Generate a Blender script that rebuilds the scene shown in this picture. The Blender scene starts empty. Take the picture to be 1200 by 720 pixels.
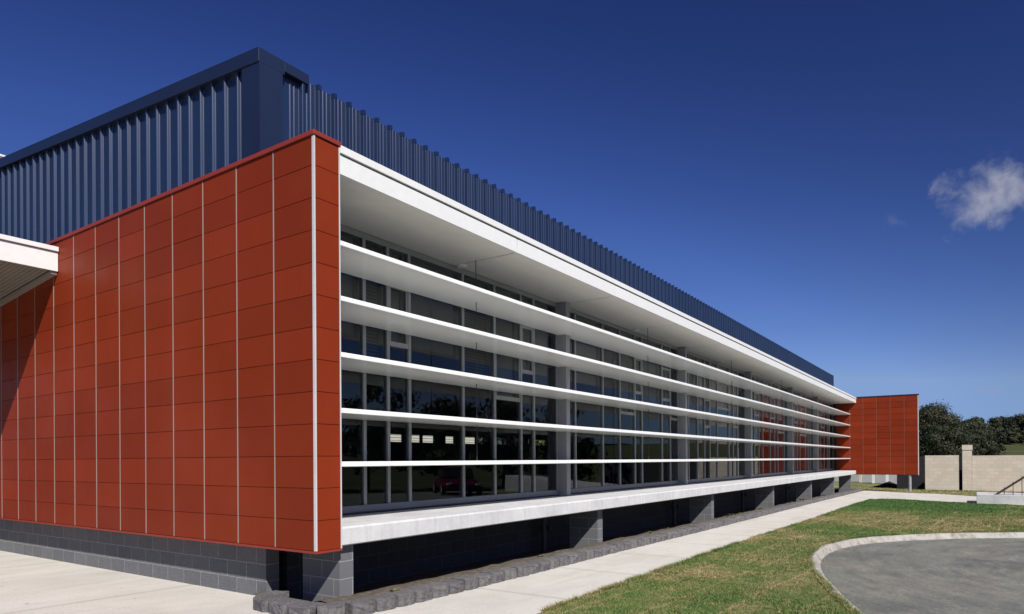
import bpy, bmesh, math, random
import numpy as np
from mathutils import Vector, Matrix, noise
random.seed(7); rng = np.random.default_rng(7)
R = math.radians
scn = bpy.context.scene
COL = scn.collection

# ------------------------------------------------------------------ helpers
def zg(x):                                   # the site falls gently to the far end
    return -0.63 - 0.0075 * min(max(x, -40.0), 70.0)

class MB:
    """collects faces, links them as one mesh object"""
    def __init__(s): s.v = []; s.f = []; s.c = []
    def quad(s, a, b, c, d, col=None):
        n = len(s.v); s.v += [a, b, c, d]; s.f.append((n, n+1, n+2, n+3)); s.c.append(col)
    def poly(s, pts, col=None):
        n = len(s.v); s.v += list(pts); s.f.append(tuple(range(n, n+len(pts)))); s.c.append(col)
    def box(s, x0, x1, y0, y1, z0, z1, col=None):
        n = len(s.v)
        s.v += [(x0,y0,z0),(x1,y0,z0),(x1,y1,z0),(x0,y1,z0),(x0,y0,z1),(x1,y0,z1),(x1,y1,z1),(x0,y1,z1)]
        for f in ((0,3,2,1),(4,5,6,7),(0,1,5,4),(1,2,6,5),(2,3,7,6),(3,0,4,7)):
            s.f.append(tuple(n+i for i in f)); s.c.append(col)
    def prism(s, pts, axis, a, b, col=None):
        """pts: 2-D outline in the two other axes, extruded along axis from a to b"""
        def P(p, t):
            if axis == 0: return (t, p[0], p[1])
            if axis == 1: return (p[0], t, p[1])
            return (p[0], p[1], t)
        n = len(s.v); m = len(pts)
        s.v += [P(p, a) for p in pts] + [P(p, b) for p in pts]
        for i in range(m):
            j = (i+1) % m
            s.f.append((n+i, n+j, n+m+j, n+m+i)); s.c.append(col)
        s.f.append(tuple(n+i for i in range(m-1, -1, -1))); s.c.append(col)
        s.f.append(tuple(n+m+i for i in range(m))); s.c.append(col)
    def tube(s, pts, rads, k=8, cap=True):
        pts = [Vector(p) for p in pts]; n0 = len(s.v)
        if not hasattr(rads, '__len__'): rads = [rads]*len(pts)
        for i, p in enumerate(pts):
            d = (pts[min(i+1, len(pts)-1)] - pts[max(i-1, 0)]).normalized()
            a = d.orthogonal().normalized() if abs(d.z) < .98 else Vector((1, 0, 0))
            if abs(d.z) < .98: a = d.cross(Vector((0, 0, 1))).normalized()
            b = d.cross(a)
            for q in range(k):
                t = 2*math.pi*q/k
                s.v.append(tuple(p + (a*math.cos(t) + b*math.sin(t))*rads[i]))
        for i in range(len(pts)-1):
            for q in range(k):
                s.f.append((n0+i*k+q, n0+i*k+(q+1) % k, n0+(i+1)*k+(q+1) % k, n0+(i+1)*k+q)); s.c.append(None)
        if cap:
            s.f.append(tuple(n0+q for q in range(k-1, -1, -1))); s.c.append(None)
            e = n0+(len(pts)-1)*k; s.f.append(tuple(e+q for q in range(k))); s.c.append(None)
    def build(s, name, mat, parent=None, bevel=0, smooth=False, loc=None, fix=True):
        me = bpy.data.meshes.new(name)
        vs = s.v
        if loc is not None: vs = [(p[0]-loc[0], p[1]-loc[1], p[2]-loc[2]) for p in vs]
        me.from_pydata(vs, [], s.f); me.update()
        if any(c is not None for c in s.c):
            at = me.color_attributes.new('tone', 'FLOAT_COLOR', 'CORNER')
            li = 0
            for p, c in zip(me.polygons, s.c):
                v = 0.5 if c is None else c
                for _ in p.vertices:
                    at.data[li].color = (v, v, v, 1); li += 1
        if fix:
            bm = bmesh.new(); bm.from_mesh(me); bmesh.ops.recalc_face_normals(bm, faces=bm.faces); bm.to_mesh(me); bm.free()
        if smooth: me.polygons.foreach_set('use_smooth', [True]*len(me.polygons))
        me.materials.append(mat)
        o = bpy.data.objects.new(name, me); COL.objects.link(o)
        if loc is not None: o.location = loc
        if parent: o.parent = parent
        if bevel:
            b = o.modifiers.new('bevel', 'BEVEL'); b.width = bevel; b.segments = 2; b.limit_method = 'ANGLE'; b.angle_limit = R(40)
        return o

def fast_mesh(name, V, F, mat, tone=None, parent=None, loc=None):
    """V (n,3), F (m,k) numpy arrays; tone: one grey per face"""
    me = bpy.data.meshes.new(name); k = F.shape[1]
    V = np.asarray(V, dtype=np.float32)
    if loc is not None: V = V - np.array(loc, dtype=np.float32)
    me.vertices.add(len(V)); me.vertices.foreach_set('co', V.ravel())
    me.loops.add(F.size); me.loops.foreach_set('vertex_index', F.astype(np.int32).ravel())
    me.polygons.add(len(F)); me.polygons.foreach_set('loop_start', (np.arange(len(F))*k).astype(np.int32))
    me.update(calc_edges=True)
    if tone is not None:
        at = me.color_attributes.new('tone', 'FLOAT_COLOR', 'CORNER')
        c = np.repeat(np.asarray(tone, dtype=np.float32), k)
        at.data.foreach_set('color', np.stack([c, c, c, np.ones_like(c)], 1).ravel().astype(np.float32))
    me.materials.append(mat)
    o = bpy.data.objects.new(name, me); COL.objects.link(o)
    if loc is not None: o.location = loc
    if parent: o.parent = parent
    return o

def tag(o, label=None, cat=None, group=None, kind=None):
    if label: o['label'] = label
    if cat: o['category'] = cat
    if group: o['group'] = group
    if kind: o['kind'] = kind
    return o
def empty(name, loc, rz=0, **k):
    o = bpy.data.objects.new(name, None); COL.objects.link(o); o.location = loc; o.rotation_euler = (0, 0, rz)
    o.empty_display_size = .3
    return tag(o, **k)

# ------------------------------------------------------------------ materials
class NT:
    def __init__(s, name):
        s.m = bpy.data.materials.new(name); s.m.use_nodes = True
        s.t = s.m.node_tree; s.b = s.t.nodes['Principled BSDF']; s._tc = None
    def n(s, typ, **k):
        x = s.t.nodes.new(typ)
        for a, v in k.items(): setattr(x, a, v)
        return x
    def l(s, a, b): s.t.links.new(a, b)
    @property
    def obj(s):
        if s._tc is None: s._tc = s.n('ShaderNodeTexCoord')
        return s._tc.outputs['Object']
    def noise(s, scale, detail=4, rough=.55, vec=None, stretch=None):
        x = s.n('ShaderNodeTexNoise'); x.inputs['Scale'].default_value = scale
        x.inputs['Detail'].default_value = detail; x.inputs['Roughness'].default_value = rough
        v = vec or s.obj
        if stretch:
            mp = s.n('ShaderNodeMapping'); mp.inputs['Scale'].default_value = stretch; s.l(v, mp.inputs[0]); v = mp.outputs[0]
        s.l(v, x.inputs['Vector']); return x.outputs['Fac']
    def ramp(s, fac, stops):
        x = s.n('ShaderNodeValToRGB'); e = x.color_ramp.elements
        e[0].position = stops[0][0]; e[0].color = (*stops[0][1], 1)
        e[1].position = stops[-1][0]; e[1].color = (*stops[-1][1], 1)
        for p, c in stops[1:-1]:
            q = e.new(p); q.color = (*c, 1)
        s.l(fac, x.inputs[0]); return x.outputs[0]
    def mix(s, fac, a, b, typ='MIX'):
        x = s.n('ShaderNodeMix', data_type='RGBA', blend_type=typ)
        if isinstance(fac, float): x.inputs[0].default_value = fac
        else: s.l(fac, x.inputs[0])
        for v, i in ((a, 6), (b, 7)):
            if isinstance(v, tuple): x.inputs[i].default_value = (*v, 1)
            else: s.l(v, x.inputs[i])
        return x.outputs[2]
    def math(s, op, a, b=None, clamp=False):
        x = s.n('ShaderNodeMath', operation=op, use_clamp=clamp)
        for i, v in enumerate((a, b)):
            if v is None: continue
            if isinstance(v, (int, float)): x.inputs[i].default_value = v
            else: s.l(v, x.inputs[i])
        return x.outputs[0]
    def tone(s):
        x = s.n('ShaderNodeVertexColor', layer_name='tone'); return x.outputs['Color']
    def xyz(s):
        x = s.n('ShaderNodeSeparateXYZ'); s.l(s.obj, x.inputs[0]); return x.outputs
    def bump(s, h, strength=.3, dist=.01):
        x = s.n('ShaderNodeBump'); x.inputs['Strength'].default_value = strength; x.inputs['Distance'].default_value = dist
        s.l(h, x.inputs['Height']); s.l(x.outputs[0], s.b.inputs['Normal'])
    def done(s, col, rough=.6, metal=0, spec=.5, k=.8):
        if not isinstance(col, tuple): col = s.mix(1.0, col, (k, k, k), 'MULTIPLY')
        else: col = tuple(q*k for q in col)
        if isinstance(col, tuple): s.b.inputs['Base Color'].default_value = (*col, 1)
        else: s.l(col, s.b.inputs['Base Color'])
        if isinstance(rough, (int, float)): s.b.inputs['Roughness'].default_value = rough
        else: s.l(rough, s.b.inputs['Roughness'])
        s.b.inputs['Metallic'].default_value = metal
        s.b.inputs['Specular IOR Level'].default_value = spec
        return s.m

def mul(c, k): return tuple(q*k for q in c)
def paint(name, c, rough=.45, metal=0, var=.12, scale=1.5, spec=.5, stretch=None):
    t = NT(name); f = t.noise(scale, 5, .6, stretch=stretch)
    g = t.noise(scale*14, 3)
    col = t.ramp(f, [(.3, mul(c, 1-var)), (.7, mul(c, 1+var*.6))])
    col = t.mix(.08, col, t.ramp(g, [(.35, mul(c, .6)), (.65, mul(c, 1.2))]))
    t.bump(g, .03, .004)
    return t.done(col, rough, metal, spec)

M = {}
# red fibre-cement panels
t = NT('red_panel')
base = (.212, .0275, .0078)
c = t.ramp(t.tone(), [(0, mul(base, .88)), (1, mul(base, 1.12))])
st = t.noise(3, 5, .65, stretch=(6, 6, .5)); c = t.mix(t.ramp(st, [(.35, (0,)*3), (.75, (.25,)*3)]), c, mul(base, .78))
bl = t.noise(.6, 4); c = t.mix(t.ramp(bl, [(.45, (0,)*3), (.8, (.35,)*3)]), c, (.33, .055, .026))
t.bump(t.noise(60, 3), .05, .002)
M['red'] = t.done(c, t.ramp(t.noise(2, 4), [(.3, (.42,)*3), (.7, (.6,)*3)]), 0, .1)
M['redcap'] = paint('red_metal_flashing', (.27, .030, .014), .5)
M['redcore'] = paint('panel_backing', (.05, .012, .01), .8)
M['trim'] = paint('anodised_trim', (.60, .59, .60), .4, .0)
M['jtrim'] = paint('thin_joint_trim', (.32, .27, .245), .45)
M['wtrim'] = paint('dull_joint_trim', (.24, .15, .13), .5)
M['navycap'] = paint('navy_flashing', (.010, .019, .054), .40, 0, .1)
t = NT('navy_ribbed_steel')
c = t.ramp(t.noise(1.2, 4, .6, stretch=(1, 1, .25)), [(.3, (.010, .021, .060)), (.7, (.0135, .028, .076))])
c = t.mix(t.ramp(t.noise(5, 6, .7, stretch=(4, 4, .3)), [(.55, (0,)*3), (.85, (.3,)*3)]), c, (.03, .048, .10))
M['navy'] = t.done(c, .27, 0, .8)
M['white'] = paint('white_paint', (.80, .80, .79), .4, 0, .03, .8)
t = NT('white_blade_paint')
c = t.ramp(t.noise(.7, 4), [(.3, (.76, .77, .76)), (.7, (.81, .81, .80))])
M['blade'] = t.done(c, .14, 0, .5, .9)
M['soffit'] = paint('soffit_sheet', (.80, .79, .76), .55, 0, .04, .5)
t = NT('precast_concrete')
f = t.noise(2.2, 7, .65); g = t.noise(26, 4)
c = t.ramp(f, [(.28, (.52, .52, .53)), (.5, (.64, .64, .64)), (.72, (.72, .72, .71))])
drip = t.noise(4, 6, .7, stretch=(3, 1, .35))
c = t.mix(t.ramp(drip, [(.48, (0,)*3), (.72, (.65,)*3)]), c, (.42, .42, .44))
c = t.mix(.12, c, t.ramp(g, [(.3, (.4,)*3), (.7, (.85,)*3)]))
t.bump(g, .15, .004); M['concrete'] = t.done(c, .8, 0, .4, .73)

def blockwork(name, c1, c2, mort, axis, off, bw=.39, rh=.196, speck=.5, msize=.012, bump=.5):
    """brick pattern laid in the plane across `axis` (object coordinates)"""
    t = NT(name); s = t.xyz(); cb = t.n('ShaderNodeCombineXYZ')
    t.l(s[1 if axis == 0 else 0], cb.inputs[0]); t.l(t.math('ADD', s[2], off), cb.inputs[1])
    b = t.n('ShaderNodeTexBrick'); t.l(cb.outputs[0], b.inputs['Vector'])
    b.offset = .5; b.inputs['Scale'].default_value = 1; b.inputs['Brick Width'].default_value = bw
    b.inputs['Row Height'].default_value = rh; b.inputs['Mortar Size'].default_value = msize*.5
    b.inputs['Mortar Smooth'].default_value = .2; b.inputs['Bias'].default_value = 0
    b.inputs['Color1'].default_value = (*c1, 1); b.inputs['Color2'].default_value = (*c2, 1); b.inputs['Mortar'].default_value = (*mort, 1)
    sp = t.noise(110, 3, .7)
    c = t.mix(speck, b.outputs['Color'], t.ramp(sp, [(.36, (.25,)*3), (.5, (.95,)*3), (.66, (2.1,)*3)]), 'MULTIPLY')
    st = t.noise(1.3, 5, .6); c = t.mix(t.ramp(st, [(.5, (0,)*3), (.8, (.3,)*3)]), c, mul(mort, .7))
    h = t.math('SUBTRACT', t.math('MULTIPLY', sp, .35), t.math('MULTIPLY', b.outputs['Fac'], 1.0))
    t.bump(h, bump, .006)
    return t.done(c, .85, 0, .3)
DB1, DB2, DM = (.135, .138, .149), (.160, .163, .172), (.29, .29, .29)
M['plinthX'] = blockwork('charcoal_block_side', DB1, DB2, DM, 0, .246)
M['blockX'] = blockwork('charcoal_block_pier_side', DB1, DB2, DM, 0, .146)
M['underblock'] = blockwork('shade_darkened_block', (.045, .046, .052), (.055, .056, .062), (.10, .10, .10), 1, .146)  # darker copy of the charcoal block: shade under the slab put into its colour
M['blockY'] = blockwork('charcoal_block_front', DB1, DB2, DM, 1, .146)
TB1, TB2, TM = (.60, .53, .435), (.68, .61, .51), (.50, .45, .385)
M['tanX'] = blockwork('tan_block', TB1, TB2, TM, 0, 1.2, .40, .20, .35, .012, .3)
M['greyX'] = blockwork('pale_grey_block', (.36, .37, .38), (.40, .41, .42), (.45, .45, .45), 0, 1.2, .40, .20, .3)
M['darkX'] = blockwork('dark_block', (.018, .018, .022), (.022, .022, .027), (.03, .03, .034), 0, 1.2, .40, .20, .3)  # near-black block tone for the far wall sections and the strip
M['frame'] = paint('window_aluminium', (.37, .38, .40), .38, .35, .05)
M['column'] = paint('column_paint', (.32, .33, .35), .5, 0, .06)
M['sillflash'] = paint('dark_sill_flashing', (.10, .10, .115), .45, .2)
M['rail'] = paint('window_sill_rail', (.22, .235, .28), .4, .2)
M['galv'] = paint('galvanised_steel', (.48, .49, .50), .45, .5, .18, 6)
M['dark'] = paint('dark_metal', (.03, .03, .033), .5)
M['brownsteel'] = paint('brown_painted_steel', (.055, .042, .036), .45)
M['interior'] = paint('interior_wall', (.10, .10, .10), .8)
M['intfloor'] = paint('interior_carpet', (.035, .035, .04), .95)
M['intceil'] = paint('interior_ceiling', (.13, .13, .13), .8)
M['cream'] = paint('cream_boards', (.74, .70, .58), .6)
t = NT('roller_blind')
w = t.noise(180, 2); c = t.ramp(w, [(.3, (.20, .23, .235)), (.7, (.25, .28, .28))]); M['blind'] = t.done(c, .85)
t = NT('venetian_blind'); s_ = t.xyz()
w = t.math('PINGPONG', t.math('MULTIPLY', s_[2], 20), .5)
c = t.ramp(w, [(.1, (.02, .022, .028)), (.4, (.075, .08, .095))]); M['venetian'] = t.done(c, .7)
# window glass: clear, fresnel reflection
t = NT('window_glass'); nt = t.t
tr = t.n('ShaderNodeBsdfTransparent'); tr.inputs[0].default_value = (.62, .66, .68, 1)
gl = t.n('ShaderNodeBsdfGlossy'); gl.inputs['Roughness'].default_value = .0; gl.inputs['Color'].default_value = (.92, .96, 1, 1)
fr = t.n('ShaderNodeFresnel'); fr.inputs['IOR'].default_value = 1.62
bp = t.n('ShaderNodeBump'); bp.inputs['Strength'].default_value = .02; bp.inputs['Distance'].default_value = .02
t.l(t.noise(1.1, 2), bp.inputs['Height']); t.l(bp.outputs[0], gl.inputs['Normal'])
mx = t.n('ShaderNodeMixShader'); t.l(fr.outputs[0], mx.inputs[0]); t.l(tr.outputs[0], mx.inputs[1]); t.l(gl.outputs[0], mx.inputs[2])
t.l(mx.outputs[0], nt.nodes['Material Output'].inputs['Surface']); M['glass'] = t.m

# paving: broad pale concrete with saw-cut joints
def paving(name, jx=None, jy=None):
    t = NT(name); s = t.xyz()
    f = t.noise(.55, 6, .62, stretch=(1, 2.2, 1)); g = t.noise(45, 4, .7)
    c = t.ramp(f, [(.28, (.51, .485, .435)), (.5, (.61, .585, .53)), (.74, (.67, .645, .595))])
    bl = t.noise(2.6, 5, .6); c = t.mix(t.ramp(bl, [(.52, (0,)*3), (.78, (.5,)*3)]), c, (.47, .43, .365))
    st = t.noise(.9, 5, .7, stretch=(.35, 2.6, 1)); c = t.mix(t.ramp(st, [(.52, (0,)*3), (.74, (.6,)*3)]), c, (.43, .40, .345))
    c = t.mix(.22, c, t.ramp(g, [(.3, (.25, .23, .2)), (.7, (.85, .82, .77))]))
    sp = t.noise(9, 2, .4); c = t.mix(t.ramp(sp, [(.73, (0,)*3), (.77, (.6,)*3)]), c, (.25, .2, .14))
    for ax, j in ((0, jx), (1, jy)):
        if not j: continue
        o, p = j
        wob = t.math('MULTIPLY', t.noise(3, 2), .02)
        d = t.math('PINGPONG', t.math('ADD', t.math('SUBTRACT', s[ax], o), wob), p/2)
        k = t.math('LESS_THAN', d, .007)
        c = t.mix(t.math('MULTIPLY', k, .62), c, (.14, .115, .085))
        k2 = t.math('MULTIPLY', t.math('SUBTRACT', 1, t.math('DIVIDE', d, .09), True), .28)
        c = t.mix(k2, c, (.36, .32, .26))
    t.bump(g, .15, .003)
    return t.done(c, .85, 0, .25)
M['path'] = paving('path_concrete', jx=(2.12, 2.04)); M['pave'] = paving('forecourt_concrete', jy=(2.72, 3.76))
t = NT('kerb_concrete')
c = t.ramp(t.noise(2.3, 7, .7), [(.3, (.25, .228, .20)), (.5, (.38, .362, .33)), (.7, (.47, .455, .42))])
sp = t.noise(6, 6, .75); c = t.mix(t.ramp(sp, [(.5, (0,)*3), (.64, (.9,)*3)]), c, (.22, .175, .13))
t.bump(t.noise(40, 4), .3, .005); M['kerb'] = t.done(c, .88)
t = NT('asphalt')
f = t.noise(.35, 6, .65); g = t.noise(120, 3, .8); g2 = t.noise(22, 5, .8)
c = t.ramp(f, [(.3, (.115, .122, .117)), (.52, (.160, .168, .158)), (.72, (.20, .205, .188))])
d = t.noise(.9, 6, .7, stretch=(1.6, .7, 1)); c = t.mix(t.ramp(d, [(.5, (0,)*3), (.72, (.5,)*3)]), c, (.21, .195, .165))
w = t.noise(1.7, 6, .7, stretch=(.5, 2.6, 1)); c = t.mix(t.ramp(w, [(.66, (0,)*3), (.74, (.5,)*3)]), c, (.32, .32, .295))
bb = t.noise(1.1, 7, .72); c = t.mix(t.ramp(bb, [(.44, (0,)*3), (.62, (.5,)*3)]), c, (.085, .093, .094))
b2 = t.noise(2.4, 8, .75, stretch=(.5, 1.3, 1)); c = t.mix(t.ramp(b2, [(.50, (0,)*3), (.66, (.45,)*3)]), c, (.26, .25, .222))
vd = t.n('ShaderNodeVectorMath', operation='SUBTRACT'); t.l(t.obj, vd.inputs[0]); vd.inputs[1].default_value = (9.5, -10.5, -.8)
vl = t.n('ShaderNodeVectorMath', operation='LENGTH'); t.l(vd.outputs[0], vl.inputs[0]); sx = t.n('ShaderNodeSeparateXYZ'); t.l(vd.outputs[0], sx.inputs[0])
an = t.math('ARCTAN2', sx.outputs[1], sx.outputs[0]); cv = t.n('ShaderNodeCombineXYZ'); t.l(t.math('MULTIPLY', vl.outputs['Value'], 2.6), cv.inputs[0]); t.l(t.math('MULTIPLY', an, 2.2), cv.inputs[1])
ty = t.noise(1.5, 5, .65, vec=cv.outputs[0]); c = t.mix(.75, c, t.ramp(ty, [(.34, (.72, .74, .76)), (.5, (1, 1, 1)), (.66, (1.22, 1.2, 1.15))]), 'MULTIPLY')
ty2 = t.noise(4.5, 3, .5, vec=cv.outputs[0]); c = t.mix(t.ramp(ty2, [(.68, (0,)*3), (.73, (.45,)*3)]), c, (.30, .295, .27))
k = t.noise(1.3, 4, .6, stretch=(.6, 1.5, 1)); c = t.mix(t.ramp(k, [(.24, (.85,)*3), (.31, (0,)*3)]), c, (.05, .052, .054))
c = t.mix(.5, c, t.ramp(g, [(.33, (.35,)*3), (.5, (.95,)*3), (.68, (1.9,)*3)]), 'MULTIPLY')
c = t.mix(.55, c, t.ramp(g2, [(.33, (.5,)*3), (.66, (1.5,)*3)]), 'MULTIPLY')
t.bump(g, .5, .004); M['asphalt'] = t.done(t.mix(1.0, c, (1.14, 1.10, 1.02), 'MULTIPLY'), .85, 0, .25)
t = NT('garden_soil')
c = t.ramp(t.noise(14, 7, .75), [(.3, (.075, .06, .047)), (.55, (.16, .135, .108)), (.75, (.24, .21, .17))])
t.bump(t.noise(30, 6, .7), .9, .03); M['soil'] = t.done(c, .95, 0, .1)
t = NT('split_stone')
oi = t.n('ShaderNodeObjectInfo')
a = t.noise(26, 6, .75)
c = t.ramp(a, [(.3, (.085, .080, .083)), (.5, (.145, .138, .142)), (.72, (.24, .232, .236))])
c = t.mix(.45, c, t.ramp(oi.outputs['Random'], [(0, (.72, .70, .72)), (.5, (1, 1, 1)), (1, (1.35, 1.28, 1.22))]), 'MULTIPLY')
t.bump(t.noise(38, 6, .75), .9, .02); M['stone'] = t.done(c, .92, 0, .2)

def grass_colour(t, blade):
    """sod laid in rolls: green and straw patches, joints between rolls"""
    s = t.xyz()
    f = t.noise(.8, 6, .68, stretch=(1, 1.8, 0)); p = t.noise(.27, 4, .55, stretch=(1, 1.3, 0)); q = t.noise(4.5, 5, .7, stretch=(1, 1, 0))
    v = t.math('ADD', t.math('MULTIPLY', f, .5), t.math('ADD', t.math('MULTIPLY', p, .55), t.math('MULTIPLY', q, .44)))
    # greener newly laid rolls at the far corner of the lawn
    gx = t.math('MULTIPLY', t.math('SUBTRACT', s[0], 19.5), .28, True); gx = t.math('MULTIPLY', gx, t.math('MULTIPLY', t.math('ADD', s[1], 6.6), 1.0, True), True)
    far_ = t.math('MULTIPLY', t.math('SUBTRACT', s[0], 29.3), .8, True)
    v = t.math('SUBTRACT', v, t.math('MULTIPLY', t.math('MULTIPLY', gx, t.math('SUBTRACT', 1, far_)), .30))
    v = t.math('ADD', v, t.math('MULTIPLY', far_, .05))
    # dry strip where the rolls meet by the kerb
    dx = t.math('SUBTRACT', 1, t.math('DIVIDE', t.math('ABSOLUTE', t.math('SUBTRACT', s[0], 16.4)), 3.4), True)
    v = t.math('ADD', v, t.math('MULTIPLY', dx, .085))
    j1 = t.math('LESS_THAN', t.math('PINGPONG', t.math('ADD', t.math('ADD', s[1], t.math('MULTIPLY', t.noise(1.5, 3), .14)), t.math('MULTIPLY', s[0], .05)), .33), .022)
    j2 = t.math('LESS_THAN', t.math('PINGPONG', t.math('ADD', t.math('ADD', s[0], t.math('MULTIPLY', t.noise(2, 3), .2)), t.math('MULTIPLY', s[1], .3)), .95), .03)
    v = t.math('ADD', v, t.math('MULTIPLY', t.math('MAXIMUM', j1, j2), .075))
    c = t.ramp(v, [(.55, (.070, .138, .036)), (.71, (.118, .172, .050)), (.79, (.20, .20, .080)), (.88, (.31, .256, .132)), (.99, (.42, .345, .20))])
    return c
t = NT('turf'); c = grass_colour(t, False)
c = t.mix(.6, c, t.ramp(t.noise(60, 4, .8), [(.3, (.5,)*3), (.7, (1.25,)*3)]), 'MULTIPLY')
t.bump(t.noise(70, 4), .8, .02); M['turf'] = t.done(c, .9, 0, .1)
t = NT('grass_blade'); c = grass_colour(t, True)
c = t.mix(.9, c, t.ramp(t.tone(), [(0, (.92, .92, .85)), (.85, (1.16, 1.16, 1.06)), (.95, (1.4, 1.3, 1.1)), (1, (1.6, 1.45, 1.2))]), 'MULTIPLY')
M['blade_grass'] = t.done(c, .6, 0, .25); t.b.inputs['Subsurface Weight'].default_value = 0
t = NT('rough_ground')
c = t.ramp(t.noise(.12, 7, .7), [(.3, (.04, .052, .018)), (.55, (.07, .076, .028)), (.75, (.12, .108, .05))]); M['ground'] = t.done(c, .95, 0, .1)
t = NT('ridge_forest')
c = t.ramp(t.noise(.06, 8, .75), [(.35, (.006, .008, .006)), (.7, (.016, .021, .012))]); M['ridge'] = t.done(c, .95, 0, .1)
def leafmat(name, a, b, c3):
    t = NT(name); c = t.ramp(t.tone(), [(0, a), (.6, b), (1, c3)])
    m = t.done(c, .6, 0, .25); return m
M['leaf_dark'] = leafmat('dark_leaves', (.012, .016, .007), (.028, .033, .013), (.062, .060, .025))
M['leaf_mid'] = leafmat('olive_leaves', (.016, .021, .009), (.034, .041, .016), (.072, .074, .032))
M['leaf_pale'] = leafmat('pale_leaves', (.05, .065, .025), (.10, .12, .045), (.16, .17, .07))
M['weed'] = leafmat('weed_leaves', (.06, .09, .02), (.11, .14, .03), (.2, .2, .06))
M['bark'] = paint('bark', (.12, .105, .09), .9, 0, .35, 5)
M['barkpale'] = paint('pale_gum_bark', (.30, .27, .23), .85, 0, .3, 4)
M['carpaint'] = paint('red_car_paint', (.10, .005, .006), .18, 0, .02)
M['carglass'] = paint('car_window', (.015, .017, .02), .06)
M['tyre'] = paint('rubber', (.02, .02, .02), .8)
M['lamp'] = paint('lamp_lens', (.75, .75, .72), .1)

# ------------------------------------------------------------------ dimensions (metres)
H = 4.4                   # red wall height above its own underside (z = 0)
CW, RH = .6825, H/13      # panel module
XE = 38.29                # far end of the long front
YB = 13.0                 # back of the building
GZ = 1.25                 # glazing line

B = empty('school_building', (0, 0, zg(0)))
tag(B, 'long single-storey building with red panel end walls, white sun louvres and navy ribbed roof screen', 'building')
BI = B.matrix_world.inverted()
def part(mb, name, mat, parent=None, **k):
    """part of the building: world coordinates are kept"""
    o = mb.build(name, mat, None, **k)
    o.parent = parent or B
    if (parent or B) is B: o.location = Vector(o.location) - Vector((0, 0, zg(0)))
    return o
def sub(mb, name, mat, parent, **k):
    o = mb.build(name, mat, None, **k); o.parent = parent; return o

# ---- red end wall (faces -X, returns 0.33 m round the corner)
T = .345
m = MB(); m.box(.022, T-.004, .022, YB, .012, H-.03)
wall = part(m, 'panel_wall', M['redcore'])
pm = MB(); g = .0028
ncol = int(YB/CW)
for i in range(ncol):
    for j in range(13):
        y0, y1 = i*CW + (.034 if i == 0 else .011), (i+1)*CW - .011
        ex = random.uniform(-.0012, .0012)
        pm.box(.002+ex, .021, y0, y1, j*RH+g+(.02 if j == 0 else 0), (j+1)*RH-g-(.03 if j == 12 else 0), random.random())
for j in range(13):
    pm.box(.016, T-.012, .002, .021, j*RH+g+(.02 if j == 0 else 0), (j+1)*RH-g-(.03 if j == 12 else 0), .45+.5*random.random())
sub(pm, 'panel_sheets', M['red'], wall, bevel=.0015)
jm = MB()
for i in range(1, ncol): jm.box(-.001, .02, i*CW-.0045, i*CW+.0045, .022, H-.032)
sub(jm, 'joint_trim', M['jtrim'], wall)
m = MB(); m.prism([(-.004, -.004), (.014, -.004), (.014, .0), (.0, .03), (-.004, .03)], 2, .022, H-.032)
sub(m, 'corner_trim', M['trim'], wall)
m = MB(); m.box(T-.011, T+.004, -.003, 1.1, .0, H-.03); sub(m, 'edge_trim', M['trim'], wall)
m = MB(); m.box(-.016, T+.02, -.016, YB, H-.028, H+.02); sub(m, 'capping', M['redcap'], wall, bevel=.004)
m = MB(); m.box(-.008, T+.004, -.008, YB, -.006, .018); sub(m, 'bottom_flashing', M['redcap'], wall)

# ---- far wing wall (same panels, facing the camera)
WY = -3.05
m = MB(); m.box(XE+.022, XE+.34, WY+.022, GZ+.3, .012, H-.03)
wing = part(m, 'wing_wall', M['redcore'])
pm = MB(); ys = [WY+i*.676 for i in range(7)]
for i in range(6):
    for j in range(13):
        pm.box(XE+.002, XE+.021, ys[i]+(.034 if i == 0 else .008), ys[i+1]-.008, j*RH+.006+(.02 if j == 0 else 0), (j+1)*RH-.006-(.03 if j == 12 else 0), random.random())
for j in range(13): pm.box(XE+.034, XE+.33, WY+.002, WY+.021, j*RH+.006, (j+1)*RH-.006-(.03 if j == 12 else 0), random.random())
sub(pm, 'panel_sheets', M['red'], wing)
jm = MB()
for y in ys[1:]: jm.box(XE-.002, XE+.02, y-.005, y+.005, .022, H-.032)
sub(jm, 'joint_trim', M['wtrim'], wing)
m = MB(); m.box(XE-.004, XE+.033, WY-.004, WY+.033, .0, H-.03); sub(m, 'corner_trim', M['trim'], wing)
m = MB(); m.box(XE-.016, XE+.36, WY-.016, GZ+.3, H-.028, H+.03); sub(m, 'capping', M['navycap'], wing)
px, py = XE-.35, -2.62
m = MB(); m.tube([(XE+.12, py, zg(XE)-.1), (XE+.12, py, .012)], .075, 14); m.box(XE-.02, XE+.26, py-.13, py+.13, zg(XE), zg(XE)+.03)
part(m, 'wing_post', M['galv'])

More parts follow.
